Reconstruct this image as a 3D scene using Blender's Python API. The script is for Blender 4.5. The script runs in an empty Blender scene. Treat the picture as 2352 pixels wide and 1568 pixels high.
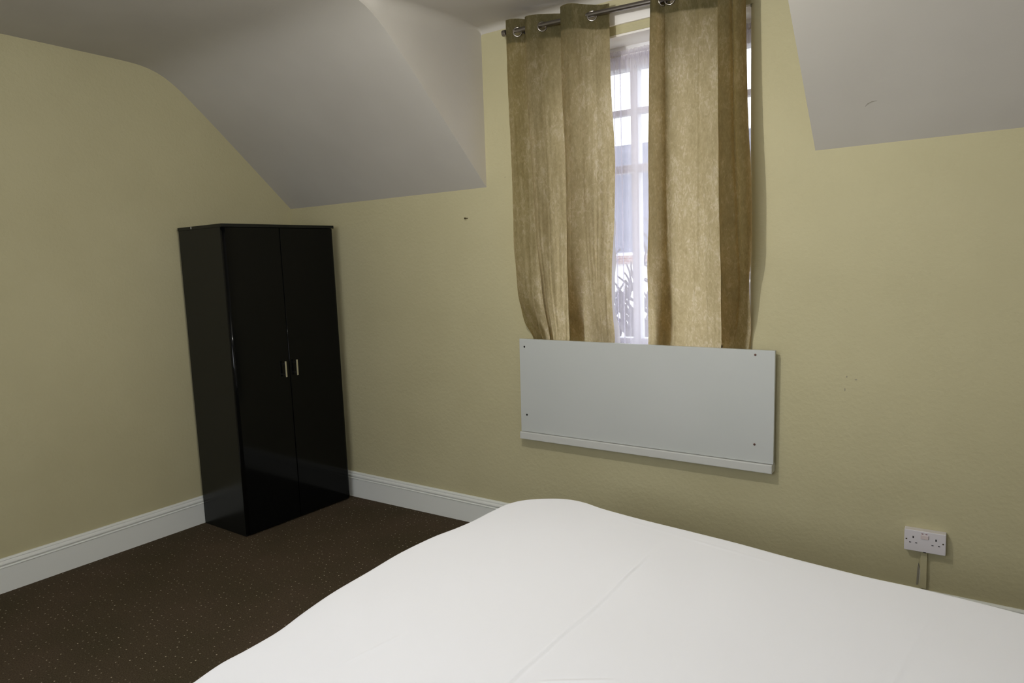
import bpy, bmesh, math, random
from mathutils import Vector, Matrix
from mathutils import noise as mnoise
random.seed(7)
PI = math.pi
scene = bpy.context.scene
C = scene.collection

# ------------------------------------------------------------------ camera
cam_d = bpy.data.cameras.new('camera')
cam = bpy.data.objects.new('camera', cam_d); C.objects.link(cam)
cam_d.sensor_fit = 'HORIZONTAL'; cam_d.sensor_width = 36.0
cam_d.lens = 36.0 * 1600.0 / 2352.0
cam_d.clip_start = 0.05; cam_d.clip_end = 200
_r = Vector((0.829705, 0.557218, -0.033133)); _u = Vector((-0.033031, 0.108262, 0.993573)); _f = Vector((-0.557224, 0.823278, -0.108231))
M4 = Matrix(((_r.x, _u.x, -_f.x, 3.957), (_r.y, _u.y, -_f.y, -3.1907), (_r.z, _u.z, -_f.z, 1.5161), (0, 0, 0, 1)))
cam.matrix_world = M4
scene.camera = cam

# ------------------------------------------------------------------ world, light, exposure
scene.view_settings.view_transform = 'Standard'
scene.view_settings.look = 'None'
scene.view_settings.gamma = 1.0
scene.view_settings.use_curve_mapping = False
scene.view_settings.exposure = 0.0
W = bpy.data.worlds.new('overcast_sky'); scene.world = W; W.use_nodes = True
bg = W.node_tree.nodes['Background']
bg.inputs[0].default_value = (0.90, 0.92, 1.0, 1); bg.inputs[1].default_value = 3.8
LAMP = (2.70, -1.66, 2.33)
LAMP_POWER = 49.0
# soft fill lamp added behind the viewer, outside an unseen made-up window
al = bpy.data.lights.new('fill_light', 'AREA'); al.shape = 'RECTANGLE'; al.size = 2.1; al.size_y = 1.15; al.energy = 20.0; al.color = (.93, .97, 1.0)
alo = bpy.data.objects.new('fill_light', al); C.objects.link(alo); alo.location = (2.75, -4.45, 1.85); alo.rotation_euler = (math.radians(90), 0, 0)

# ------------------------------------------------------------------ dimensions (metres)
X1, X2, H1 = 1.662, 3.360, 1.9515          # dormer cheeks and knee wall height
XR, YN = 5.3, -4.4                         # right wall, wall behind the viewer
OX0, OX1, OZ0, OZ1 = 2.035, 3.090, 0.62, 2.600   # window opening
SK = 0.169                                 # skirting height

# ------------------------------------------------------------------ helpers
def tag(o, label=None, cat=None, group=None, kind=None):
    if label: o['label'] = label
    if cat: o['category'] = cat
    if group: o['group'] = group
    if kind: o['kind'] = kind
    return o
def empty(name, loc):
    o = bpy.data.objects.new(name, None); C.objects.link(o); o.location = loc; o.empty_display_size = .05
    return o
def mk(name, vs, fs, m, parent=None, smooth=False, loc=None, matids=None):
    me = bpy.data.meshes.new(name); me.from_pydata([tuple(v) for v in vs], [], fs); me.update()
    ms = m if isinstance(m, (list, tuple)) else [m]
    for k in ms: me.materials.append(k)
    if matids:
        for p, k in zip(me.polygons, matids): p.material_index = k
    if smooth:
        for p in me.polygons: p.use_smooth = True
    o = bpy.data.objects.new(name, me); C.objects.link(o)
    if parent is not None:
        o.parent = parent
        if loc is None: o.location = -Vector(parent.location)   # vertices are given in room coordinates
    if loc is not None: o.location = loc
    return o
def from_bm(name, bm, m, parent=None, smooth=False, keep=True):
    me = bpy.data.meshes.new(name)
    bmesh.ops.recalc_face_normals(bm, faces=bm.faces)
    bm.to_mesh(me); bm.free(); me.materials.append(m)
    if smooth:
        for p in me.polygons: p.use_smooth = True
    o = bpy.data.objects.new(name, me); C.objects.link(o)
    if parent is not None:
        o.parent = parent
        if keep: o.location = -Vector(parent.location)
    return o
def add_box(bm, a, b, bev=0.0, mat=None):
    r = bmesh.ops.create_cube(bm, size=1)
    vs = r['verts']
    for v in vs:
        v.co = Vector(((a[i] + b[i]) / 2 + v.co[i] * (b[i] - a[i]) for i in range(3)))
    if bev:
        es = list({e for v in vs for e in v.link_edges})
        g = bmesh.ops.bevel(bm, geom=es, offset=bev, segments=2, affect='EDGES', profile=.6)
        vs = [v for v in g['verts']]
    if mat is not None:
        for v in set(v for v in bm.verts if v.is_valid and v in set(vs)): v.co = mat @ v.co
    return bm
def box(name, a, b, m, parent=None, bev=0.0):
    bm = bmesh.new(); add_box(bm, a, b, bev)
    return from_bm(name, bm, m, parent)
def tube(bm, pts, r, n=16, caps=True):
    pts = [Vector(p) for p in pts]; rings = []
    for i, p in enumerate(pts):
        d = (pts[min(i + 1, len(pts) - 1)] - pts[max(i - 1, 0)]).normalized()
        a = d.cross(Vector((0, 0, 1)) if abs(d.z) < .9 else Vector((1, 0, 0))).normalized(); b = d.cross(a)
        rr = r[i] if isinstance(r, (list, tuple)) else r
        rings.append([bm.verts.new(p + rr * (math.cos(2 * PI * k / n) * a + math.sin(2 * PI * k / n) * b)) for k in range(n)])
    for i in range(len(rings) - 1):
        for k in range(n):
            bm.faces.new((rings[i][k], rings[i][(k + 1) % n], rings[i + 1][(k + 1) % n], rings[i + 1][k]))
    if caps:
        bm.faces.new(rings[0][::-1]); bm.faces.new(rings[-1])
def torus_bm(c, axis, R_, r, n=36, m=10, squash=1.0):
    bm = bmesh.new(); axis = Vector(axis).normalized()
    a = axis.cross(Vector((0, 0, 1))).normalized(); b = axis.cross(a); c = Vector(c)
    vs = []
    for i in range(n):
        t = 2 * PI * i / n; d = math.cos(t) * a + math.sin(t) * b
        vs.append([bm.verts.new(c + d * (R_ + r * math.cos(2 * PI * j / m)) + axis * (r * squash * math.sin(2 * PI * j / m))) for j in range(m)])
    for i in range(n):
        for j in range(m):
            bm.faces.new((vs[i][j], vs[(i + 1) % n][j], vs[(i + 1) % n][(j + 1) % m], vs[i][(j + 1) % m]))
    return bm
def lerp_table(tab, z):
    """tab: list of (z, x) pairs; smooth interpolation, clamped"""
    t = sorted(tab)
    if z <= t[0][0]: return t[0][1]
    if z >= t[-1][0]: return t[-1][1]
    for i in range(len(t) - 1):
        if t[i][0] <= z <= t[i + 1][0]:
            z0, x0 = t[i]; z1, x1 = t[i + 1]
            xm = t[i - 1] if i > 0 else (2 * z0 - z1, 2 * x0 - x1)
            xp = t[i + 2] if i + 2 < len(t) else (2 * z1 - z0, 2 * x1 - x0)
            m0 = (x1 - xm[1]) / (z1 - xm[0]) * (z1 - z0); m1 = (xp[1] - x0) / (xp[0] - z0) * (z1 - z0)
            s = (z - z0) / (z1 - z0)
            return (2*s**3 - 3*s*s + 1) * x0 + (s**3 - 2*s*s + s) * m0 + (-2*s**3 + 3*s*s) * x1 + (s**3 - s*s) * m1
def catmull(pts, per):
    out = []; n = len(pts)
    for i in range(n - 1):
        p0 = pts[max(i - 1, 0)]; p1 = pts[i]; p2 = pts[i + 1]; p3 = pts[min(i + 2, n - 1)]
        for k in range(per):
            t = k / per
            out.append(tuple(.5 * ((2 * b) + (-a + c) * t + (2*a - 5*b + 4*c - d) * t*t + (-a + 3*b - 3*c + d) * t**3) for a, b, c, d in zip(p0, p1, p2, p3)))
    out.append(tuple(pts[-1])); return out
def resample(pts, step):
    out = [pts[0]]; acc = 0.0
    d = [0.0]
    for a, b in zip(pts, pts[1:]): d.append(d[-1] + math.dist(a, b))
    n = max(2, int(round(d[-1] / step))); res = []; j = 0
    for i in range(n + 1):
        s = d[-1] * i / n
        while j < len(d) - 2 and d[j + 1] < s: j += 1
        t = (s - d[j]) / max(1e-9, d[j + 1] - d[j])
        res.append(tuple(a + (b - a) * t for a, b in zip(pts[j], pts[j + 1])))
    return res
def smoothstep(a, b, x):
    t = min(1, max(0, (x - a) / (b - a))); return t * t * (3 - 2 * t)
def N3(x, y, z): return mnoise.noise(Vector((x, y, z)))

# ------------------------------------------------------------------ materials
def mat(name):
    m = bpy.data.materials.new(name); m.use_nodes = True; nt = m.node_tree
    return m, nt, nt.nodes['Principled BSDF']
def simple(name, col, rough=.5, metal=0.0, spec=.5):
    m, nt, p = mat(name); p.inputs['Base Color'].default_value = (*col, 1); p.inputs['Roughness'].default_value = rough
    p.inputs['Metallic'].default_value = metal; p.inputs['Specular IOR Level'].default_value = spec
    return m
def node(nt, t, **kw):
    n = nt.nodes.new(t)
    for k, v in kw.items():
        if k in n.inputs: n.inputs[k].default_value = v
        else: setattr(n, k, v)
    return n
def ramp(nt, fac, stops):
    r = nt.nodes.new('ShaderNodeValToRGB'); e = r.color_ramp.elements
    while len(e) < len(stops): e.new(.5)
    for el, (p, c) in zip(e, stops): el.position = p; el.color = (*c, 1)
    nt.links.new(fac, r.inputs[0]); return r
def painted(name, c0, c1, scale, bump, dist, rough=.75, big=1.3):
    m, nt, p = mat(name); L = nt.links.new
    co = node(nt, 'ShaderNodeTexCoord')
    n1 = node(nt, 'ShaderNodeTexNoise', Scale=big, Detail=3.0, Roughness=.6); L(co.outputs['Object'], n1.inputs['Vector'])
    r = ramp(nt, n1.outputs[0], [(.3, c0), (.7, c1)]); L(r.outputs[0], p.inputs['Base Color'])
    n2 = node(nt, 'ShaderNodeTexNoise', Scale=scale, Detail=4.0, Roughness=.55); L(co.outputs['Object'], n2.inputs['Vector'])
    n3 = node(nt, 'ShaderNodeTexVoronoi', Scale=scale * .55); L(co.outputs['Object'], n3.inputs['Vector'])
    mx = node(nt, 'ShaderNodeMix', data_type='FLOAT'); mx.inputs[0].default_value = .35
    L(n2.outputs[0], mx.inputs[2]); L(n3.outputs[0], mx.inputs[3])
    b = node(nt, 'ShaderNodeBump', Strength=bump, Distance=dist); L(mx.outputs[0], b.inputs['Height']); L(b.outputs[0], p.inputs['Normal'])
    p.inputs['Roughness'].default_value = rough; p.inputs['Specular IOR Level'].default_value = .25
    return m
M_wall = painted('cream_wallpaper', (.455, .415, .250), (.495, .455, .280), 75.0, .55, .004)
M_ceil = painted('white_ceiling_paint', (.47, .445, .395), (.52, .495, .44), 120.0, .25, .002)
M_skirt = simple('white_gloss_paint', (.76, .775, .73), .35)
M_trim = simple('white_satin_paint', (.84, .81, .76), .45)
M_board = painted('grey_white_board', (.49, .51, .485), (.515, .53, .51), 200.0, .05, .001, rough=.45)
M_upvc = simple('white_window_paint', (.75, .75, .76), .4)
M_black = painted('black_ash_laminate', (.007, .008, .007), (.010, .011, .010), 300.0, .03, .0005, rough=.22)
M_black.node_tree.nodes['Principled BSDF'].inputs['Specular IOR Level'].default_value = .24
M_gloss = simple('black_gloss_door', (.003, .0033, .0033), .09, 0, .16)
M_chrome = simple('brushed_chrome', (.75, .74, .70), .22, 1.0)
M_rod = simple('satin_nickel', (.30, .275, .25), .28, 1.0)
M_ring = simple('aged_nickel_ring', (.36, .33, .29), .25, 1.0)
M_dark = simple('dark_hole', (.012, .010, .010), .8)
M_screw = simple('bronze_screw', (.16, .09, .07), .4, .8)
M_plast = simple('white_plastic', (.66, .63, .64), .35)
M_rock = simple('ivory_rocker', (.62, .53, .51), .35)
M_red = simple('red_marker', (.16, .03, .04), .5)
M_nail = simple('rusty_nail', (.05, .035, .01), .6, .4)
M_chip = simple('bare_plaster', (.25, .23, .18), .9)
M_white = simple('chipped_edge', (.6, .6, .57), .6)

# carpet: dark brown loop pile with rows of small pale flecks
M_carpet, nt, p = mat('brown_flecked_carpet'); L = nt.links.new
co = node(nt, 'ShaderNodeTexCoord')
mp = node(nt, 'ShaderNodeMapping'); mp.inputs['Rotation'].default_value = (0, 0, .05); L(co.outputs['Object'], mp.inputs[0])
v = node(nt, 'ShaderNodeTexVoronoi', Scale=31.0, Randomness=.5, voronoi_dimensions='2D'); L(mp.outputs[0], v.inputs['Vector'])
lt = node(nt, 'ShaderNodeMath', operation='LESS_THAN'); lt.inputs[1].default_value = .085; L(v.outputs['Distance'], lt.inputs[0])
sep = node(nt, 'ShaderNodeSeparateColor'); L(v.outputs['Color'], sep.inputs[0])
pw = node(nt, 'ShaderNodeMath', operation='POWER'); L(sep.outputs[0], pw.inputs[0]); pw.inputs[1].default_value = 2.6
mm = node(nt, 'ShaderNodeMath', operation='MULTIPLY'); L(lt.outputs[0], mm.inputs[0]); L(pw.outputs[0], mm.inputs[1])
nz = node(nt, 'ShaderNodeTexNoise', Scale=180.0, Detail=3.0, Roughness=.7); L(co.outputs['Object'], nz.inputs['Vector'])
rp = ramp(nt, nz.outputs[0], [(.3, (.045, .035, .021)), (.75, (.108, .084, .055))])
nb = node(nt, 'ShaderNodeTexNoise', Scale=2.5, Detail=2.0); L(co.outputs['Object'], nb.inputs['Vector'])
rb = ramp(nt, nb.outputs[0], [(.3, (.9, .92, .86)), (.7, (1.12, 1.06, 1.1))])
ml = node(nt, 'ShaderNodeMix', data_type='RGBA', blend_type='MULTIPLY'); ml.inputs[0].default_value = 1; L(rp.outputs[0], ml.inputs[6]); L(rb.outputs[0], ml.inputs[7])
mc = node(nt, 'ShaderNodeMix', data_type='RGBA'); L(mm.outputs[0], mc.inputs[0]); L(ml.outputs[2], mc.inputs[6]); mc.inputs[7].default_value = (.50, .44, .33, 1)
L(mc.outputs[2], p.inputs['Base Color'])
bp = node(nt, 'ShaderNodeBump', Strength=.8, Distance=.004); L(nz.outputs[0], bp.inputs['Height']); L(bp.outputs[0], p.inputs['Normal'])
p.inputs['Roughness'].default_value = 1.0; p.inputs['Specular IOR Level'].default_value = .05

# bed sheet
M_sheet, nt, p = mat('white_cotton_sheet'); L = nt.links.new
co = node(nt, 'ShaderNodeTexCoord')
nz = node(nt, 'ShaderNodeTexNoise', Scale=500.0, Detail=2.0); L(co.outputs['Object'], nz.inputs['Vector'])
bp = node(nt, 'ShaderNodeBump', Strength=.10, Distance=.001); L(nz.outputs[0], bp.inputs['Height']); L(bp.outputs[0], p.inputs['Normal'])
p.inputs['Base Color'].default_value = (.82, .83, .86, 1); p.inputs['Roughness'].default_value = .9; p.inputs['Specular IOR Level'].default_value = .15
p.inputs['Sheen Weight'].default_value = .15

# crushed curtain fabric: front diffuse + light passing through
def fabric(name, k):
    m, nt, p = mat(name); L = nt.links.new; nt.nodes.remove(p)
    out = [n for n in nt.nodes if n.type == 'OUTPUT_MATERIAL'][0]
    co = node(nt, 'ShaderNodeTexCoord')
    mp = node(nt, 'ShaderNodeMapping'); mp.inputs['Scale'].default_value = (1, 1, .45); L(co.outputs['Object'], mp.inputs[0])
    n1 = node(nt, 'ShaderNodeTexNoise', Scale=85.0, Detail=5.0, Roughness=.65, Distortion=1.2); L(mp.outputs[0], n1.inputs['Vector'])
    n2 = node(nt, 'ShaderNodeTexNoise', Scale=14.0, Detail=3.0, Roughness=.6, Distortion=.5); L(mp.outputs[0], n2.inputs['Vector'])
    mx = node(nt, 'ShaderNodeMix', data_type='FLOAT'); mx.inputs[0].default_value = .42; L(n1.outputs[0], mx.inputs[2]); L(n2.outputs[0], mx.inputs[3])
    r1 = ramp(nt, mx.outputs[0], [(.36, (.115*k, .112*k, .062*k)), (.52, (.145*k, .138*k, .076*k)), (.66, (.215*k, .205*k, .130*k))])
    r2 = ramp(nt, mx.outputs[0], [(.34, (.57*k, .445*k, .215*k)), (.52, (.72*k, .575*k, .31*k)), (.68, (.98*k, .83*k, .55*k))])
    d = node(nt, 'ShaderNodeBsdfDiffuse'); t = node(nt, 'ShaderNodeBsdfTranslucent'); a = node(nt, 'ShaderNodeMixShader'); a.inputs[0].default_value = .60
    bp = node(nt, 'ShaderNodeBump', Strength=.35, Distance=.003); L(n1.outputs[0], bp.inputs['Height'])
    L(r1.outputs[0], d.inputs[0]); L(r2.outputs[0], t.inputs[0]); L(bp.outputs[0], d.inputs['Normal'])
    L(d.outputs[0], a.inputs[1]); L(t.outputs[0], a.inputs[2]); L(a.outputs[0], out.inputs[0])
    return m
M_curtain = fabric('olive_crushed_fabric', 1.0)
M_hem = fabric('olive_crushed_fabric_hem', .92)
for n_ in M_hem.node_tree.nodes:
    if n_.type == 'MIX_SHADER': n_.inputs[0].default_value = .12

# net curtain
M_net, nt, p = mat('white_voile'); L = nt.links.new; nt.nodes.remove(p)
out = [n for n in nt.nodes if n.type == 'OUTPUT_MATERIAL'][0]
d = node(nt, 'ShaderNodeBsdfDiffuse'); d.inputs[0].default_value = (.84, .81, .85, 1)
t = node(nt, 'ShaderNodeBsdfTranslucent'); t.inputs[0].default_value = (.72, .68, .77, 1)
tr = node(nt, 'ShaderNodeBsdfTransparent'); tr.inputs[0].default_value = (1, 1, 1, 1)
a = node(nt, 'ShaderNodeMixShader'); a.inputs[0].default_value = .62; L(d.outputs[0], a.inputs[1]); L(t.outputs[0], a.inputs[2])
b = node(nt, 'ShaderNodeMixShader'); b.inputs[0].default_value = .48; L(a.outputs[0], b.inputs[1]); L(tr.outputs[0], b.inputs[2]); L(b.outputs[0], out.inputs[0])

M_net2 = M_net.copy(); M_net2.name = 'white_voile_hem'
for n_ in M_net2.node_tree.nodes:
    if n_.type == 'MIX_SHADER' and abs(n_.inputs[0].default_value - .48) < .01: n_.inputs[0].default_value = .08
    if n_.type == 'BSDF_TRANSLUCENT': n_.inputs[0].default_value = (.62, .60, .60, 1)
# window glass
M_glass, nt, p = mat('window_glass'); L = nt.links.new; nt.nodes.remove(p)
out = [n for n in nt.nodes if n.type == 'OUTPUT_MATERIAL'][0]
tr = node(nt, 'ShaderNodeBsdfTransparent'); tr.inputs[0].default_value = (.95, .97, .97, 1)
g = node(nt, 'ShaderNodeBsdfGlossy'); g.inputs['Roughness'].default_value = .02
b = node(nt, 'ShaderNodeMixShader'); b.inputs[0].default_value = .06; L(tr.outputs[0], b.inputs[1]); L(g.outputs[0], b.inputs[2]); L(b.outputs[0], out.inputs[0])

# outdoor materials
def brick(name, c0, c1, mortar):
    m, nt, p = mat(name); L = nt.links.new
    co = node(nt, 'ShaderNodeTexCoord'); mp = node(nt, 'ShaderNodeMapping'); mp.inputs['Rotation'].default_value = (PI / 2, 0, 0); L(co.outputs['Object'], mp.inputs[0])
    b = node(nt, 'ShaderNodeTexBrick', Scale=4.5); b.inputs['Color1'].default_value = (*c0, 1); b.inputs['Color2'].default_value = (*c1, 1); b.inputs['Mortar'].default_value = (*mortar, 1)
    L(mp.outputs[0], b.inputs['Vector']); L(b.outputs[0], p.inputs['Base Color']); p.inputs['Roughness'].default_value = .9
    return m
M_brick = brick('weathered_brick', (.30, .17, .13), (.36, .22, .17), (.5, .47, .43))
M_slate = painted('slate_roof', (.13, .145, .18), (.19, .20, .25), 6.0, .3, .03)
M_render = painted('pale_render', (.72, .70, .66), (.80, .78, .74), 20.0, .2, .01)
M_bark = simple('grey_bark', (.12, .11, .10), .9)
M_ground = painted('grey_paving', (.45, .45, .44), (.52, .51, .50), 4.0, .2, .01)
M_glassd = simple('far_window_glass', (.03, .04, .05), .1)
M_bulb, nt, p = mat('lit_bulb'); p.inputs['Emission Color'].default_value = (1, .975, .93, 1)
BR = .026
p.inputs['Emission Strength'].default_value = LAMP_POWER / (4 * PI * BR * BR * PI); p.inputs['Base Color'].default_value = (.8, .8, .8, 1)

# ------------------------------------------------------------------ setting: floor, walls, ceiling
box('floor', (-.3, YN - .3, -.12), (XR + .3, .3, 0), M_carpet)['kind'] = 'structure'
# roof slope profile (y, z): straight slope, soft curve, flat ceiling
PF = [(0.02, H1 - .018), (0, H1), (-.22, 2.148), (-.51, 2.405), (-.70, 2.567), (-.78, 2.628), (-.86, 2.672), (-.95, 2.697), (-1.06, 2.705), (-1.25, 2.706), (-1.5, 2.706), (-1.9, 2.706), (-2.7, 2.706), (-3.5, 2.706), (YN - .02, 2.706)]
PFd = catmull(PF, 6)
def zprof(y):
    for (a, za), (b, zb) in zip(PFd, PFd[1:]):
        if b <= y <= a: return za + (zb - za) * (y - a) / (b - a)
    return 2.706
vs, fs, sm = [], [], []
def strip(x0, x1, pts, flip=False):
    base = len(vs)
    for y, z in pts: vs.append((x0, y, z)); vs.append((x1, y, z))
    for i in range(len(pts) - 1):
        fs.append((base + 2*i, base + 2*i + 1, base + 2*i + 3, base + 2*i + 2))
strip(-.02, X1, PFd); strip(X2, XR + .02, PFd)
YD = -1.06
strip(X1, X2, [q for q in PFd if q[0] <= YD] if False else [(YD, 2.706), (-1.25, 2.706), (YN - .02, 2.706)])
def zlid(y):
    z = 2.792 + (2.706 - 2.792) * (y / YD)
    if y > -.05: z -= .03 * (1 - math.sqrt(max(0, 1 - ((y + .05) / .05) ** 2)))
    return z
ys = [0, -.006, -.014, -.024, -.036, -.05] + [-.05 - .01 - (YD * -1 - .06) * i / 26 for i in range(27)]
base = len(vs); K = 7
rows = []
for y in ys:
    zp, zl = zprof(y), zlid(y); rc = min(.012 + .058 * smoothstep(-.02, -.35, y) if False else .012 + .058 * smoothstep(.02, .35, -y), max(.0005, (zl - zp) * .8)); row = []
    pts = [(X1, zp), (X1, zp + (zl - rc - zp) * .5), (X1, zl - rc)]
    for k in range(1, K + 1):
        a = PI / 2 * k / K; pts.append((X1 + rc * (1 - math.cos(a)), zl - rc + rc * math.sin(a)))
    pts += [(X2 - (p_[0] - X1), p_[1]) for p_ in pts[::-1]]
    for x, z in pts: row.append(len(vs)); vs.append((x, y, z))
    rows.append(row)
for r0, r1 in zip(rows, rows[1:]):
    for k in range(len(r0) - 1): fs.append((r0[k], r1[k], r1[k + 1], r0[k + 1]))
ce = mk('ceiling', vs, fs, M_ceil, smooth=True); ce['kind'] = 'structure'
# unseen opaque slab over the ceiling, added to keep sky light out
box('sky_block_slab', (-.3, YN - .3, 2.83), (XR + .3, .3, 2.9), M_ceil)['kind'] = 'structure'

def extruded(name, poly, axis, off, m):
    """poly in plane; axis 'x': points (y,z) at x=off[0]..off[1]"""
    v_, n = [], len(poly)
    for o_ in off:
        for a, b_ in poly: v_.append((o_, a, b_) if axis == 'x' else (a, o_, b_))
    f_ = [tuple(range(n)), tuple(range(2 * n - 1, n - 1, -1))] + [(i, n + i, n + (i + 1) % n, (i + 1) % n) for i in range(n)]
    o = mk(name, v_, f_, m); o['kind'] = 'structure'; return o
side = [(0, 0)] + [(y, z) for y, z in PFd if y <= 0] + [(YN, 2.706), (YN, 0)]
side = [side[0]] + [q for q in side[1:] if q[0] > YN] + [(YN, 2.706), (YN, 0)]
extruded('wall_left', side, 'x', (0, -.12), M_wall)
M_white2 = painted('white_bounce_paint', (.76, .74, .70), (.80, .78, .74), 120.0, .25, .002)  # white chosen for the unseen walls to bounce more light
extruded('wall_right', side, 'x', (XR, XR + .12), M_white2)
bm = bmesh.new()
for a, b_ in (((-.12, YN - .12, 0), (1.6, YN, 2.74)), ((3.9, YN - .12, 0), (XR + .12, YN, 2.74)), ((1.6, YN - .12, 0), (3.9, YN, 1.2)), ((1.6, YN - .12, 2.5), (3.9, YN, 2.74))): add_box(bm, a, b_)
from_bm('wall_front', bm, M_white2)['kind'] = 'structure'
bm = bmesh.new()
for a, b_ in (((1.6, YN - .04, 1.2), (1.65, YN - .005, 2.5)), ((3.85, YN - .04, 1.2), (3.9, YN - .005, 2.5)), ((1.65, YN - .04, 1.2), (3.85, YN - .005, 1.25)), ((1.65, YN - .04, 2.45), (3.85, YN - .005, 2.5)), ((2.73, YN - .04, 1.25), (2.77, YN - .005, 2.45))): add_box(bm, a, b_)
from_bm('fill_window', bm, M_upvc)['kind'] = 'structure'  # unseen window frame, added only to go with the fill lamp
# window wall with its opening and soft plaster corners on the reveals
bm = bmesh.new(); TH = .30; RJ = .022
for a, b_ in [((-.12, 0, 0), (OX0 - RJ, TH, H1 + .0)), ((OX1 + RJ, 0, 0), (XR + .12, TH, H1)),
              ((X1 - .02, 0, H1), (OX0 - RJ, TH, 2.83)), ((OX1 + RJ, 0, H1), (X2 + .02, TH, 2.83)),
              ((OX0 - RJ, 0, 0), (OX1 + RJ, TH, OZ0)), ((OX0 - RJ, 0, OZ1), (OX1 + RJ, TH, 2.83))]:
    add_box(bm, a, b_)
for xo, s in ((OX0, -1), (OX1, 1)):
    prof = [(xo + s * RJ, TH), (xo + s * RJ, 0)] + [(xo + s * RJ - s * RJ * math.sin(t), RJ - RJ * math.cos(t)) for t in [PI / 2 * k / 8 for k in range(1, 9)]] + [(xo, TH)]
    lo = [bm.verts.new((x, y, OZ0)) for x, y in prof]; hi = [bm.verts.new((x, y, OZ1)) for x, y in prof]
    for i in range(1, len(prof) - 1): bm.faces.new((lo[i], lo[i + 1], hi[i + 1], hi[i]))
wb = from_bm('wall_back', bm, M_wall); wb['kind'] = 'structure'

# skirting boards: flat board, step, bead and ogee cap
SP = [(0, 0), (.018, 0), (.018, .122), (.0205, .1235), (.0215, .1265), (.020, .1290), (.0155, .1300), (.0150, .1330), (.0200, .1375), (.0215, .1430), (.0195, .1490), (.0140, .1530), (.0130, .1560), (.0125, .1570), (.0145, .1600), (.0130, .1640), (.0070, SK), (0, SK)]
def skirting(name, a, b_, nrm):
    v_ = []
    for P in (a, b_):
        for d_, z in SP: v_.append((P[0] + nrm[0] * d_, P[1] + nrm[1] * d_, z - (P[2] if z > .1 else 0)))
    n = len(SP); f_ = [(i, i + 1, n + i + 1, n + i) for i in range(n - 1)] + [tuple(range(n)), tuple(range(2*n - 1, n - 1, -1))]
    o = mk(name, v_, f_, M_skirt); o['kind'] = 'structure'
skirting('baseboard_back', (0.0, 0, -.006), (XR, 0, .044), (0, -1))   # top edge runs slightly out of level
skirting('baseboard_left', (0, -.019, 0), (0, YN, 0), (1, 0))
skirting('baseboard_right', (XR, -.019, 0), (XR, YN, 0), (-1, 0))
skirting('baseboard_front', (0.019, YN, 0), (XR - .019, YN, 0), (0, 1))

# ------------------------------------------------------------------ window
win = empty('window_1', ((OX0 + OX1) / 2, .2, OZ0)); win['kind'] = 'structure'
WY0, WY1 = .165, .225
bm = bmesh.new()
FW = .085
for a, b_ in [((OX0, WY0, OZ0), (OX0 + .030, WY1 + .03, OZ1)), ((OX1 - .030, WY0, OZ0), (OX1, WY1 + .03, OZ1)),
              ((OX0 + .030, WY0, 2.485), (OX1 - .030, WY1 + .03, OZ1)), ((OX0 + .030, WY0, OZ0), (OX1 - .030, WY1 + .03, OZ0 + .07)),
              ((OX0 + .030, WY0 + .005, 1.045), (OX1 - .030, WY1 + .01, 1.118))]:
    add_box(bm, a, b_, .004)
from_bm('window_frame', bm, M_upvc, win)
box('centre_mullion', (2.452, WY0 + .004, OZ0 + .07), (2.492, WY1, 2.485), M_upvc, win, .004)
box('transom', (OX0 + .030, WY0 + .010, 2.256), (OX1 - .030, WY1 - .01, 2.286), M_upvc, win, .004)
box('meeting_rail', (OX0 + .030, WY0 + .006, 1.968), (OX1 - .030, WY1, 2.008), M_upvc, win, .004)
for xa, xb in ((OX0 + .030, 2.452), (2.492, OX1 - .030)):
    box('pane', (xa, .198, OZ0 + .07), (xb, .202, 2.485), M_glass, win)
# head lining of the recess: white painted board
box('head_lining', (OX0, .002, OZ1 - .010), (OX1, WY0 - .001, OZ1 - .0005), M_trim, win)
box('sill_board', (OX0, .001, OZ0), (OX1, WY0 - .001, OZ0 + .02), M_trim, win)
# painted batten on the wall over the opening
bm = bmesh.new(); add_box(bm, (1.94, -.016, 2.640), (3.06, 0, 2.700), .003)
tr = from_bm('trim_1', bm, M_trim); tr['kind'] = 'structure'

# sill nosing below the board (slightly out of level like the board)
tilt = math.radians(-.52)
def tilted(o, piv):
    R_ = Matrix.Translation(piv) @ Matrix.Rotation(-tilt, 4, 'Y') @ Matrix.Translation(-Vector(piv))
    o.data.transform(R_)
bm = bmesh.new(); add_box(bm, (1.868, -.058, .5665), (3.208, 0.0, .6065), .004)
sn = from_bm('window_sill', bm, simple('sill_paint', (.56, .565, .53), .45)); tilted(sn, (1.868, 0, .5665))
tag(sn, 'narrow white painted window sill edge running under the grey board', 'window sill')

# grey-white board screwed over the lower window
bd = empty('cover_board', (1.874, -.04, .6085))
bm = bmesh.new(); add_box(bm, (1.872, -.0455, .6085), (3.211, -.0275, 1.1195), .0012)
pn = from_bm('panel', bm, M_board); tilted(pn, (1.872, 0, .6085)); pn.parent = bd; pn.location = -bd.location
for a, b_ in (((1.925, -.0275, .612), (1.965, -.0005, 1.02)), ((3.125, -.0275, .612), (3.165, -.0005, 1.02))): box('spacer', a, b_, M_trim, bd)
for x, z in ((1.908, 1.077), (3.131, 1.086), (1.911, .702), (3.129, .679)):
    bm = bmesh.new(); tube(bm, [(x, -.0456, z), (x, -.0466, z), (x, -.0469, z)], [.0056, .0053, .003], 16)
    s_ = from_bm('screw', bm, M_dark if x < 2 else M_screw, bd)
    bm = bmesh.new(); tube(bm, [(x, -.0465, z), (x, -.0474, z)], .0022, 10)
    from_bm('screw_recess', bm, M_dark, s_).location = (0, 0, 0)
tag(bd, 'plain pale grey rectangular board fixed across the wall below the window', 'board')

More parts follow.
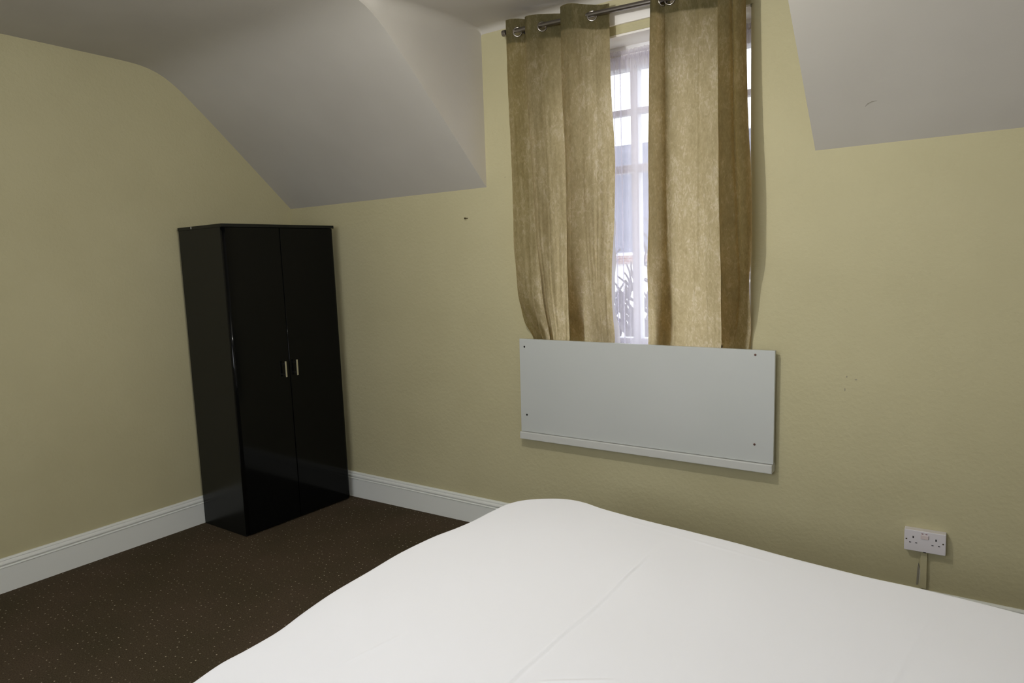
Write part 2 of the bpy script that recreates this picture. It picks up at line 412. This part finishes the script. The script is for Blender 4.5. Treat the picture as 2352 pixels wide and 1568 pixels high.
# ------------------------------------------------------------------ curtain pole
def rodz(x): return 2.6925 - .034 * (x - 1.904)
pole = empty('curtain_pole', (1.904, -.12, rodz(1.904)))
bm = bmesh.new(); tube(bm, [(1.905 + i * .1, -.12, rodz(1.905 + i * .1)) for i in range(15)], .0125, 24)
from_bm('rod', bm, M_rod, pole, smooth=False).data.polygons.foreach_set('use_smooth', [True] * (14 * 24) + [False, False])
for xa, xb in ((1.884, 1.906), (3.304, 3.326)):
    bm = bmesh.new(); tube(bm, [(xa, -.12, rodz(xa)), (xa + .002, -.12, rodz(xa)), (xb - .002, -.12, rodz(xb)), (xb, -.12, rodz(xb))], [.0135, .0155, .0155, .0135], 24)
    from_bm('end_cap', bm, M_rod, pole)
for xb in (2.005, 3.245):
    bm = bmesh.new(); tube(bm, [(xb, 0, rodz(xb) - .012), (xb, -.006, rodz(xb) - .012)], .016, 20); tube(bm, [(xb, -.004, rodz(xb) - .012), (xb, -.105, rodz(xb) - .012)], .006, 12)
    from_bm('bracket', bm, M_rod, pole)
tag(pole, 'brushed metal curtain pole above the window holding both olive curtains', 'curtain pole')

# ------------------------------------------------------------------ curtains
def ycen(z): return -.12 + .105 * smoothstep(1.62, 1.13, z)
def amp(z): return 1.0 - .78 * smoothstep(1.75, 1.13, z)
def curtain(name, plan, tracks, knots, topz, rings, label, bulge):
    """plan: (x, dy, ...) polyline at the top, tracks: for each knot x a (z, x) table"""
    root = empty(name, (sum(k for k in knots) / len(knots), -.12, 1.1))
    pl = resample(catmull(plan, 12), .0045)
    nz_ = 250; zb = 1.055
    cols = []
    L_ = [0]
    for a, b_ in zip(pl, pl[1:]): L_.append(L_[-1] + math.dist(a, b_))
    def warp(x, z):
        ks = [lerp_table(t, z) for t in tracks]
        if x <= knots[0]: return ks[0] + (x - knots[0])
        if x >= knots[-1]: return ks[-1] + (x - knots[-1])
        for i in range(len(knots) - 1):
            if knots[i] <= x <= knots[i + 1]:
                t = (x - knots[i]) / (knots[i + 1] - knots[i]); return ks[i] + (ks[i + 1] - ks[i]) * t
    grid = []
    rc_ = random.Random(11 + bulge)
    CREASE = [(L_[-1] * (k_ + rc_.uniform(.1, .9)) / 15, rc_.uniform(-.03, .03), rc_.uniform(.0015, .0042) * rc_.choice((1, 1, -1))) for k_ in range(15)]
    for j in range(nz_ + 1):
        row = []
        for i, (x, y) in enumerate(pl):
            zt = topz(x) + .006 * math.sin(L_[i] * 22.0)
            z = zt + (zb - zt) * (j / nz_)
            s = L_[i]
            w = smoothstep(2.60, 1.3, z)
            xx = warp(x, z); yy = ycen(z) + (y + .12) * amp(z)
            # long soft creases and fine crumples that grow towards the hem
            yy += (.0035 + .006 * w) * N3(s * 16, z * 1.1, 3.3 + bulge) + (.0012 + .0035 * w) * N3(s * 60, z * 3.2, 8.1 + bulge)
            yy += .0018 * N3(s * 45, z * 22, 1.7)
            xx += .004 * w * N3(s * 9, z * 5, 5.2 + bulge)
            for s0, sl, a0 in CREASE:
                dd = (s - s0 - sl * (z - 1.9)) / .0035
                if abs(dd) < 4: yy -= a0 * math.exp(-dd * dd) * (.55 + .45 * w)
            low = smoothstep(1.42, 1.12, z)
            if bulge < 1: yy += low * .008 * math.sin(s * 120 + z * 40) * math.exp(-s / .12)
            else: yy += low * .006 * math.sin(s * 80 - z * 20) * math.exp(-(L_[-1] - s) / .12)
            yy += -.020 * smoothstep(1.62, 1.3, z) * smoothstep(1.10, 1.28, z)
            # keep behind the board at its top edge and off the wall
            if xx < OX0 + .02 or xx > OX1 - .02: yy = min(yy, -.004)
            if z < 1.30: yy = max(yy, -.024 - .10 * smoothstep(1.125, 1.30, z))
            row.append((xx, yy, z))
        grid.append(row)
    n = len(pl)
    def hole(p_):
        for rx, ry, rz in rings:
            if (p_[0] - rx) ** 2 + (p_[1] - ry) ** 2 + (p_[2] - rz) ** 2 < .0195 ** 2: return True
        return False
    def sheet(nm, j0, j1, off, m):
        v_, f_ = [], []
        for j in range(j0, j1 + 1):
            for i in range(n):
                x, y, z = grid[j][i]
                if off:
                    a, b_ = grid[j][max(i - 1, 0)], grid[j][min(i + 1, n - 1)]
                    t = Vector((b_[0] - a[0], b_[1] - a[1], 0)).normalized(); nn = Vector((-t.y, t.x, 0))
                    x += nn.x * off; y += nn.y * off
                v_.append((x, y, z))
        for j in range(j1 - j0):
            for i in range(n - 1):
                q = (j * n + i, j * n + i + 1, (j + 1) * n + i + 1, (j + 1) * n + i)
                c_ = [sum(v_[k][a] for k in q) / 4 for a in range(3)]
                if not hole(c_): f_.append(q)
        return mk(nm, v_, f_, m, root, smooth=True)
    sheet('fabric_panel', 0, nz_, 0, M_curtain)
    sheet('header_band', 0, int(nz_ * .115 / 1.65), .0022, M_hem)
    for rx, ry, rz in rings:
        # fabric direction at the ring
        best = min(range(1, n - 1), key=lambda i: math.dist((grid[10][i][0], grid[10][i][1]), (rx, ry)))
        t = Vector((grid[10][best + 1][0] - grid[10][best - 1][0], grid[10][best + 1][1] - grid[10][best - 1][1], 0)).normalized()
        from_bm('eyelet', torus_bm((rx, ry, rz), (-t.y, t.x, 0), .0215, .0042), M_ring, root, smooth=True)
    tag(root, label, 'curtain', 'eyelet curtains at the window')
    return root

L0 = [(2.754, 1.92), (2.423, 1.92), (1.986, 1.927), (1.537, 1.923), (1.328, 1.908), (1.196, 1.920), (1.115, 1.951)]
LA = [(2.698, 2.039), (2.404, 2.038), (1.973, 2.057), (1.533, 2.073), (1.305, 2.060), (1.112, 2.055)]
LB = [(2.655, 2.244), (2.37, 2.243), (1.954, 2.251), (1.528, 2.239), (1.102, 2.174)]
LC = [(2.639, 2.317), (2.355, 2.336), (1.945, 2.342), (1.524, 2.352), (1.306, 2.335), (1.102, 2.324)]
LR = [(2.699, 2.474), (2.371, 2.474), (2.031, 2.488), (1.829, 2.484), (1.604, 2.473), (1.35, 2.446), (1.102, 2.427)]
planL = [(1.920, -.142), (1.945, -.139), (1.975, -.120), (2.010, -.096), (2.055, -.090), (2.074, -.104), (2.055, -.130), (2.039, -.150), (2.062, -.158), (2.095, -.138),
         (2.120, -.120), (2.165, -.098), (2.225, -.086), (2.282, -.087), (2.302, -.104), (2.262, -.134), (2.244, -.158), (2.272, -.170), (2.305, -.166), (2.330, -.150), (2.360, -.135),
         (2.394, -.120), (2.430, -.106), (2.474, -.100)]
curtain('curtain', planL, [L0, LA, LB, [(z_, x_ + .047) for z_, x_ in LB], LC, LR], [1.920, 2.039, 2.244, 2.293, 2.317, 2.474], lambda x: 2.745 - .060 * (x - 1.92) + .010 * math.exp(-((x - 2.36) / .09) ** 2),
        [(1.975, -.120, rodz(1.975) - .007), (2.120, -.120, rodz(2.12) - .007), (2.394, -.120, rodz(2.394) - .007)],
        'olive crushed eyelet curtain on the left side of the window', 0)
R0 = [(2.664, 2.686), (2.203, 2.674), (1.715, 2.666), (1.433, 2.654), (1.102, 2.614)]
RA = [(2.546, 2.762), (1.903, 2.763), (1.511, 2.762), (1.265, 2.746), (1.102, 2.725)]
RB = [(2.516, 2.902), (1.889, 2.901), (1.507, 2.901), (1.105, 2.874)]
RC = [(2.567, 2.997), (1.88, 3.0), (1.504, 3.001), (1.308, 2.988), (1.105, 2.972)]
RD = [(2.556, 3.046), (2.057, 3.054), (1.689, 3.069), (1.426, 3.076), (1.188, 3.037), (1.105, 3.01)]
RR = [(2.543, 3.104), (2.138, 3.114), (1.831, 3.128), (1.574, 3.132), (1.425, 3.118), (1.249, 3.112), (1.104, 3.098)]
planR = [(2.676, -.100), (2.688, -.128), (2.700, -.150), (2.722, -.150), (2.745, -.122), (2.765, -.098), (2.758, -.082), (2.730, -.078), (2.712, -.088), (2.724, -.106), (2.762, -.118), (2.820, -.104), (2.880, -.092),
         (2.902, -.100), (2.930, -.096), (2.985, -.090), (3.050, -.086), (3.088, -.096), (3.050, -.124), (2.997, -.146), (3.020, -.158), (3.046, -.152), (3.056, -.136), (3.070, -.150), (3.094, -.142), (3.104, -.118), (3.098, -.098)]
curtain('curtain', planR, [R0, RA, RB, RC, RD, RR], [2.686, 2.762, 2.902, 2.997, 3.046, 3.104], lambda x: 2.712 - .034 * (x - 2.68),
        [(2.745, -.120, rodz(2.745) - .007), (2.775, -.118, rodz(2.775) - .007)],
        'olive crushed eyelet curtain on the right side of the window, glowing with light from outside', 2)

# net curtain inside the recess
v_, f_ = [], []
nx, nzn = 900, 60
for j in range(nzn + 1):
    for i in range(nx + 1):
        u = i / nx; x0 = OX0 + .004 + (OX1 - OX0 - .008) * u
        t = j / nzn; z = 2.540 + .006 * N3(u * 60, 0, 2) + (.645 - 2.54) * t
        ph = u * 150 + 5.0 * N3(u * 11, 0, 4.4)
        g_ = smoothstep(0, .03, t)
        y = .085 + (.009 + .004 * t) * math.sin(ph) * g_ + .004 * math.sin(ph * 2.3 + 1.1 + t) * g_ + .004 * N3(u * 14, t * 2, 7)
        if t < .035: y += .004 * math.sin(u * 900)
        x = x0 + .0065 * math.cos(ph) * g_ + .006 * N3(u * 12, t * 2.2, 6) * t
        v_.append((x, y, z))
for j in range(nzn):
    for i in range(nx): f_.append((j*(nx+1)+i, j*(nx+1)+i+1, (j+1)*(nx+1)+i+1, (j+1)*(nx+1)+i))
nt_root = empty('net_curtain', ((OX0 + OX1) / 2, .085, .645))
mk('voile_panel', v_, f_, M_net, nt_root, smooth=True)
v_, f_ = [], []
for j in range(5):
    for i in range(nx + 1):
        u = i / nx; x0 = OX0 + .004 + (OX1 - OX0 - .008) * u
        v_.append((x0, .078 + .004 * math.sin(u * 900 + j) + .002 * N3(u * 40, j, 0), 2.546 - .011 * j + (.006 * N3(u * 70, 3, 1) if j == 0 else 0)))
for j in range(4):
    for i in range(nx): f_.append((j*(nx+1)+i, j*(nx+1)+i+1, (j+1)*(nx+1)+i+1, (j+1)*(nx+1)+i))
mk('gathered_heading', v_, f_, M_net, nt_root, smooth=True)
v_, f_ = [], []
for j in range(61):
    z = 2.05 - .98 * j / 60; xr = 2.395 + .030 * smoothstep(2.05, 1.65, z) - .012 * smoothstep(1.5, 1.3, z) * smoothstep(1.1, 1.3, z) + .022 * smoothstep(1.35, 1.1, z) + .003 * math.sin(z * 38)
    for i in range(13):
        u = i / 12; v_.append((2.30 + (xr - 2.30) * u, .035 + .010 * math.sin(u * 7 + z * 3), z))
for j in range(60):
    for i in range(12): f_.append((j*13+i, j*13+i+1, (j+1)*13+i+1, (j+1)*13+i))
mk('loose_edge', v_, f_, M_net2, nt_root, smooth=True)
bm = bmesh.new(); tube(bm, [(OX0, .083, 2.522), (OX1, .083, 2.522)], .004, 10)
from_bm('wire', bm, M_upvc, nt_root)
tag(nt_root, 'sheer white net curtain hanging inside the window recess between the olive curtains', 'net curtain')

# ------------------------------------------------------------------ wardrobe
wd = empty('wardrobe', (.472, -.839, 0)); WW, WD, WH = .775, .448, 1.80
# local frame: +x out from the left wall (front at 0), +y along the left wall towards the window wall
bm = bmesh.new()
add_box(bm, (-WD, 0, 0), (-.018, .016, WH - .018), .001); add_box(bm, (-WD, WW - .016, 0), (-.018, WW, WH - .018), .001)
add_box(bm, (-WD, .016, .055), (-.018, WW - .016, .071)); add_box(bm, (-.036, .016, 0), (-.022, WW - .016, .055))
add_box(bm, (-WD, .016, .071), (-WD + .004, WW - .016, WH - .018))
from_bm('carcass', bm, M_black, wd, keep=False)
bm = bmesh.new(); add_box(bm, (-WD - .002, -.004, WH - .018), (.003, WW + .004, WH), .0015)
from_bm('top_panel', bm, M_black, wd, keep=False)
sy = .372
for k, (ya, yb) in enumerate(((0.001, sy - .0015), (sy + .0015, WW - .001))):
    rr_ = .0165; prof = []
    for q_ in range(9):
        t_ = PI / 2 * q_ / 8; prof.append((-rr_ + rr_ * math.sin(t_), rr_ - rr_ * math.cos(t_)))      # soft rounded outer edge
    prof += [(0, yb - ya - .002), (-.002, yb - ya), (-.0175, yb - ya), (-.0175, 0)]
    if k: prof = [(x_, yb - ya - y_) for x_, y_ in prof][::-1]
    n_ = len(prof); v_ = [(x_, ya + y_, .012) for x_, y_ in prof] + [(x_, ya + y_, WH - .021) for x_, y_ in prof]
    f_ = [tuple(range(n_))[::-1], tuple(range(n_, 2 * n_))] + [(i_, (i_ + 1) % n_, n_ + (i_ + 1) % n_, n_ + i_) for i_ in range(n_)]
    dr = mk('door', v_, f_, M_gloss, wd, loc=(0, 0, 0))
    for p_ in dr.data.polygons:
        if len(p_.vertices) == 4 and abs(p_.normal.x * p_.normal.y) > .02: p_.use_smooth = True
    hy = sy - .045 if k == 0 else sy + .036
    bm = bmesh.new()
    add_box(bm, (.020, hy - .006, .892), (.026, hy + .006, .988), .0015)
    add_box(bm, (-.001, hy - .004, .905), (.021, hy + .004, .913)); add_box(bm, (-.001, hy - .004, .967), (.021, hy + .004, .975))
    h_ = from_bm('handle', bm, M_chrome, dr, keep=False); h_['label'] = 'short chrome bar handle'
bm = bmesh.new(); add_box(bm, (-.305, -.0052, WH - .014), (-.299, -.0038, WH - .002))
from_bm('edge_chip', bm, M_white, wd, keep=False)
wd.rotation_euler = (math.radians(.55), 0, math.radians(-2.0))
tag(wd, 'tall glossy black two-door wardrobe standing in the corner on the brown carpet', 'wardrobe')

# ------------------------------------------------------------------ bed
OUT = [(2.42, -2.334), (2.402, -2.254), (2.401, -2.178), (2.393, -2.067), (2.367, -1.954), (2.343, -1.817), (2.331, -1.658), (2.321, -1.503), (2.330, -1.346), (2.352, -1.235), (2.364, -1.138), (2.367, -1.024), (2.376, -.923), (2.410, -.853), (2.488, -.787), (2.554, -.758), (2.627, -.760), (2.732, -.789), (2.926, -.817), (3.139, -.847), (3.301, -.875), (3.52, -.919), (3.708, -.943), (3.833, -.951), (3.951, -.967), (4.078, -.985), (4.25, -1.00), (4.36, -1.01), (4.42, -1.05), (4.44, -1.15), (4.44, -1.6), (4.43, -2.1), (4.42, -2.40), (4.38, -2.47), (4.25, -2.49), (3.6, -2.50), (3.0, -2.50), (2.6, -2.50), (2.46, -2.47), (2.425, -2.41)]
Z0 = .55
OUT = [(x, y + (.013 * smoothstep(2.9, 3.5, x) if y > -1.02 and x > 2.6 else 0)) for x, y in OUT]
oc = resample(catmull(OUT + [OUT[0]], 10), .0085)[:-1]
cx_ = Vector((3.35, -1.65)); nO = len(oc)
oc2 = []
for i in range(nO):
    a, b_ = Vector(oc[i - 1]), Vector(oc[(i + 1) % nO]); t = (b_ - a).normalized(); nn = Vector((-t.y, t.x))
    p_ = Vector(oc[i])
    if nn.dot(p_ - cx_) < 0: nn = -nn
    oc2.append(p_ + nn * .014)
NR = 230; RE = .03
def seg_d(px, py, a, b_):
    ax, ay = a; bx, by = b_; dx, dy = bx - ax, by - ay
    t = max(0, min(1, ((px - ax) * dx + (py - ay) * dy) / (dx*dx + dy*dy))); return math.hypot(px - ax - t * dx, py - ay - t * dy), t
def sheet_h(x, y):
    h = .006 * N3(x * 1.7, y * 1.7, .5) + .0022 * N3(x * 5, y * 4, 9.5) 
    for (a, b_, hh, w) in (((3.062, -1.00), (3.074, -2.49), .0034, .0046), ((3.875, -1.05), (3.80, -1.62), .0012, .006), ((2.67, -2.10), (2.712, -1.90), .0015, .007), ((3.12, -1.905), (3.275, -1.795), .0014, .006), ((2.72, -.83), (3.5, -.985), .0006, .008)):
        wob = .006 * N3(x * 3, y * 6, 2.2)
        d_, t = seg_d(x + wob, y, a, b_)
        if d_ < 4 * w:
            e = min(1, min(t, 1 - t) * 6 + .15)
            k_ = d_ / w
            h += hh * e * (math.exp(-k_ * k_) - .35 * math.exp(-(k_ - 1.6) ** 2))
    # soft hollow in the middle of the mattress
    h -= .012 * math.exp(-(((x - 3.35) / .55) ** 2 + ((y + 1.5) / .5) ** 2))
    return h
vs, fs = [(cx_.x, cx_.y, Z0 + sheet_h(cx_.x, cx_.y))], []
ss = [(k / NR) for k in range(1, NR)]
for s in ss:
    s2 = s ** .85
    for p_ in oc2:
        q = cx_ + (p_ - cx_) * (s2 * (1 - RE / (p_ - cx_).length)); vs.append((q.x, q.y, Z0 + sheet_h(q.x, q.y)))
edge = []
for k in range(0, 8):
    a = PI / 2 * k / 7; edge.append((RE * (1 - math.sin(a)), -RE * (1 - math.cos(a))))
edge += [(.002, -.06), (.0, -.12), (.0, -.20), (.004, -.26), (.012, -.285), (.03, -.295)]
for ins, dz in edge:
    for i, p_ in enumerate(oc2):
        d_ = (p_ - cx_); q = p_ - d_.normalized() * (ins + (.004 * math.sin(i * .11) + .003 * N3(i * .05, dz * 8, 1)) * min(1, -dz / .1))
        hh = sheet_h(q.x, q.y) if dz > -RE else sheet_h(q.x, q.y)
        vs.append((q.x, q.y, Z0 + dz + hh))
tot = NR - 1 + len(edge)
for i in range(nO): fs.append((0, 1 + i, 1 + (i + 1) % nO))
for r_ in range(tot - 1):
    b0, b1 = 1 + r_ * nO, 1 + (r_ + 1) * nO
    for i in range(nO):
        k2 = (i + 1) % nO; fs.append((b0 + i, b1 + i, b1 + k2, b0 + k2))
bed = empty('bed', (3.39, -1.65, 0))
mk('fitted_sheet', vs, fs, M_sheet, bed, smooth=True)
bm = bmesh.new(); add_box(bm, (2.47, -2.44, .06), (4.37, -1.06, .30), .01)
from_bm('divan_base', bm, simple('divan_fabric', (.30, .28, .25), .9), bed)
for x, y in ((2.58, -2.34), (4.26, -2.34), (2.58, -1.16), (4.26, -1.16)):
    bm = bmesh.new(); tube(bm, [(x, y, 0), (x, y, .065)], [.022, .028], 16); from_bm('leg', bm, M_dark, bed)
tag(bed, 'large bed made up with only a plain white fitted sheet', 'bed')

# ------------------------------------------------------------------ double socket, trunking
so = empty('double_socket', (3.7985, 0, .3515))
bm = bmesh.new(); add_box(bm, (3.7265, -.036, .3085), (3.8715, 0, .3955), .0025)
from_bm('socket_box', bm, M_plast, so)
def ins(nm, cx0, cz0, w, h, m, par=None, d0=-.0366, d1=-.030):
    bm = bmesh.new(); add_box(bm, (cx0 - w/2, d0, cz0 - h/2), (cx0 + w/2, d1, cz0 + h/2))
    o = from_bm(nm, bm, m, so)
    if par: o.parent = par; o.location = (0, 0, 0)
    return o
for x, z in ((3.7585, .3665), (3.838, .3665)): ins('pin_slot', x, z, .0048, .0085, M_dark)
for x, z in ((3.748, .3435), (3.7695, .3435), (3.8265, .3435), (3.8485, .3435)): ins('pin_slot', x, z, .0072, .0032, M_dark)
for x, z in ((3.7345, .3555), (3.8625, .3555)):
    bm = bmesh.new(); tube(bm, [(x, -.0355, z), (x, -.0368, z)], .0031, 14); from_bm('screw', bm, M_nail, so)
bm = bmesh.new(); add_box(bm, (3.7845, -.0385, .3640), (3.8115, -.035, .3800), .0008)
rk = from_bm('rocker_switch', bm, M_rock, so)
ins('switch_gap', 3.8128, .3720, .0012, .0150, M_dark)
for x in (3.7905, 3.8045): ins('red_mark', x, .3850, .0065, .0028, M_red)
ins('cable_notch', 3.800, .3088, .010, .003, M_dark, d0=-.0362, d1=-.02)
tag(so, 'white double wall socket standing proud of the wall right of the bed', 'socket')
tk = bmesh.new(); add_box(tk, (3.7855, -.016, .148), (3.8085, 0, .3085), .001)
tko = from_bm('cable_trunking', tk, M_wall)
tag(tko, 'short cream painted cable trunking running down from the double socket', 'trunking')
# damaged plaster beside the trunking
def flake(nm, pts, m, y=-.0012, par=wb):
    v_ = [(x, y, z) for x, z in pts] + [(x, 0.0, z) for x, z in pts]; n = len(pts)
    f_ = [tuple(range(n))] + [(i, (i + 1) % n, n + (i + 1) % n, n + i) for i in range(n)]
    return mk(nm, v_, f_, m, par)
flake('plaster_damage', [(3.7715, .152), (3.7745, .225), (3.7785, .250), (3.7820, .232), (3.7825, .205), (3.7790, .154)], M_chip)
flake('plaster_damage', [(3.7775, .2455), (3.779, .2465), (3.7845, .215), (3.7845, .152), (3.7835, .152), (3.7820, .225)], M_white)
for x, z, w, h in ((3.490, .948, .004, .013), (3.4965, 1.004, .004, .009), (3.5315, .993, .010, .004), (1.788, 1.994, .0045, .0045), (1.606, 1.25, .004, .004)):
    flake('pock_mark', [(x + w/2 * math.cos(t), z + h/2 * math.sin(t)) for t in [2 * PI * k / 10 for k in range(10)]], M_chip, -.0006)
# graze on the sloping ceiling
def onslope(x, y, off=.0): return (x, y - off * .65, zprof(y) - off * .75)
pts = [(3.562, -.140), (3.572, -.149), (3.586, -.154), (3.604, -.155)]
bm = bmesh.new(); tube(bm, [onslope(x, y, .0006) for x, y in pts], [.0004, .0011, .0010, .0004], 8); from_bm('scuff_mark', bm, M_chip, ce)

# nail left of the curtain
nl = bmesh.new(); tube(nl, [(1.522, 0, 1.791), (1.520, -.022, 1.790)], .0022, 10); tube(nl, [(1.520, -.021, 1.790), (1.520, -.0245, 1.790)], .0052, 14)
tag(from_bm('nail', nl, M_nail), 'small dark nail sticking out of the wall left of the curtains', 'nail')

# ------------------------------------------------------------------ ceiling pendant (just above the frame)
pd = empty('pendant_light', (LAMP[0], LAMP[1], 2.706))
bm = bmesh.new(); tube(bm, [(LAMP[0], LAMP[1], 2.706), (LAMP[0], LAMP[1], 2.70), (LAMP[0], LAMP[1], 2.685)], [.04, .038, .012], 24); from_bm('ceiling_rose', bm, M_plast, pd)
bm = bmesh.new(); tube(bm, [(LAMP[0], LAMP[1], 2.69), (LAMP[0], LAMP[1], LAMP[2] + .10)], .0035, 10); from_bm('cord', bm, M_plast, pd)
bm = bmesh.new(); tube(bm, [(LAMP[0], LAMP[1], LAMP[2] + .105), (LAMP[0], LAMP[1], LAMP[2] + .09), (LAMP[0], LAMP[1], LAMP[2] + .032)], [.008, .018, .018], 20); from_bm('lamp_holder', bm, M_plast, pd)
bm = bmesh.new(); bmesh.ops.create_uvsphere(bm, u_segments=24, v_segments=16, radius=BR)
for v_ in bm.verts: v_.co += Vector(LAMP)
bl = from_bm('bulb', bm, M_bulb, pd, smooth=True)
bl.data.materials.append(M_plast)            # unlit cap added to the bulb to dim its upward light
for p_ in bl.data.polygons: p_.material_index = 1 if p_.normal.z > .72 else 0
tag(pd, 'bare white pendant bulb hanging from the ceiling over the bed', 'ceiling light')

# ------------------------------------------------------------------ outside the window
g_ = box('ground', (-40, .6, -3.2), (40, 60, -3.0), M_ground); g_['kind'] = 'structure'
hs = empty('neighbouring_house', (-2.5, 13, -3.0))
box('wall', (-9, 13, -3), (4.5, 19, 2.0), M_render, hs)
rf = mk('roof', [(-9.3, 12.7, 1.75), (4.8, 12.7, 1.75), (4.8, 16, 4.9), (-9.3, 16, 4.9), (-9.3, 19.3, 1.75), (4.8, 19.3, 1.75), (-9.3, 12.7, 1.63), (4.8, 12.7, 1.63), (4.8, 19.3, 1.63), (-9.3, 19.3, 1.63)],
        [(0, 1, 2, 3), (3, 2, 5, 4), (0, 3, 4), (1, 5, 2), (0, 6, 7, 1), (6, 9, 8, 7), (4, 5, 8, 9)], M_slate, hs)
box('gutter', (-9.3, 12.58, 1.62), (4.8, 12.7, 1.74), M_upvc, hs)
for xw in (-6.4, -3.6, -1.2, 1.5):
    w_ = box('window', (xw, 12.94, -.1), (xw + 1.1, 13.0, 1.25), M_upvc, hs)
    bm = bmesh.new()
    for a in (0, 1): add_box(bm, (xw + .08 + a * .49, 12.92, 0), (xw + .53 + a * .49, 12.95, 1.17))
    from_bm('pane', bm, M_glassd, w_).location = (0, 0, 0)
tag(hs, 'pale rendered house with a slate roof seen through the net curtain', 'house')
yw = empty('garden_wall', (-2.2, 10.3, -3))
box('wall_face', (-9, 10.2, -3), (4.5, 10.42, 1.48), M_render, yw)
box('brick_coping', (-9, 10.16, 1.48), (4.5, 10.46, 1.64), M_brick, yw)
tag(yw, 'pale boundary wall with brick coping outside, seen faintly through the lower window', 'wall')
tr_root = empty('bare_tree', (-.2, 6.2, -3.0))
bm = bmesh.new(); rnd = random.Random(3)
def branch(p_, d_, ln, r_, lev):
    pts = [p_]; d_ = d_.normalized(); rr = [r_]
    for k in range(4):
        d_ = (d_ + Vector((rnd.uniform(-.2, .2), rnd.uniform(-.2, .2), rnd.uniform(-.05, .15)))).normalized()
        pts.append(pts[-1] + d_ * ln / 4); rr.append(r_ * (1 - .11 * (k + 1)))
    tube(bm, pts, rr, 6 if lev else 10)
    if lev < 4:
        for k in range(4 if lev else 7):
            q = pts[rnd.choice((2, 3, 4))]; a = rnd.uniform(0, 2 * PI)
            branch(q, d_ * .8 + Vector((math.cos(a), math.sin(a), .2)) * .8, ln * .58, r_ * .58, lev + 1)
branch(Vector((-.2, 6.2, -3.05)), Vector((0, 0, 1)), 2.75, .17, 0)
branch(Vector((-.55, 6.35, -3.05)), Vector((.12, 0, 1)), 2.9, .15, 0)
from_bm('branches', bm, M_bark, tr_root)
tag(tr_root, 'bare branching tree outside the lower part of the window', 'tree')
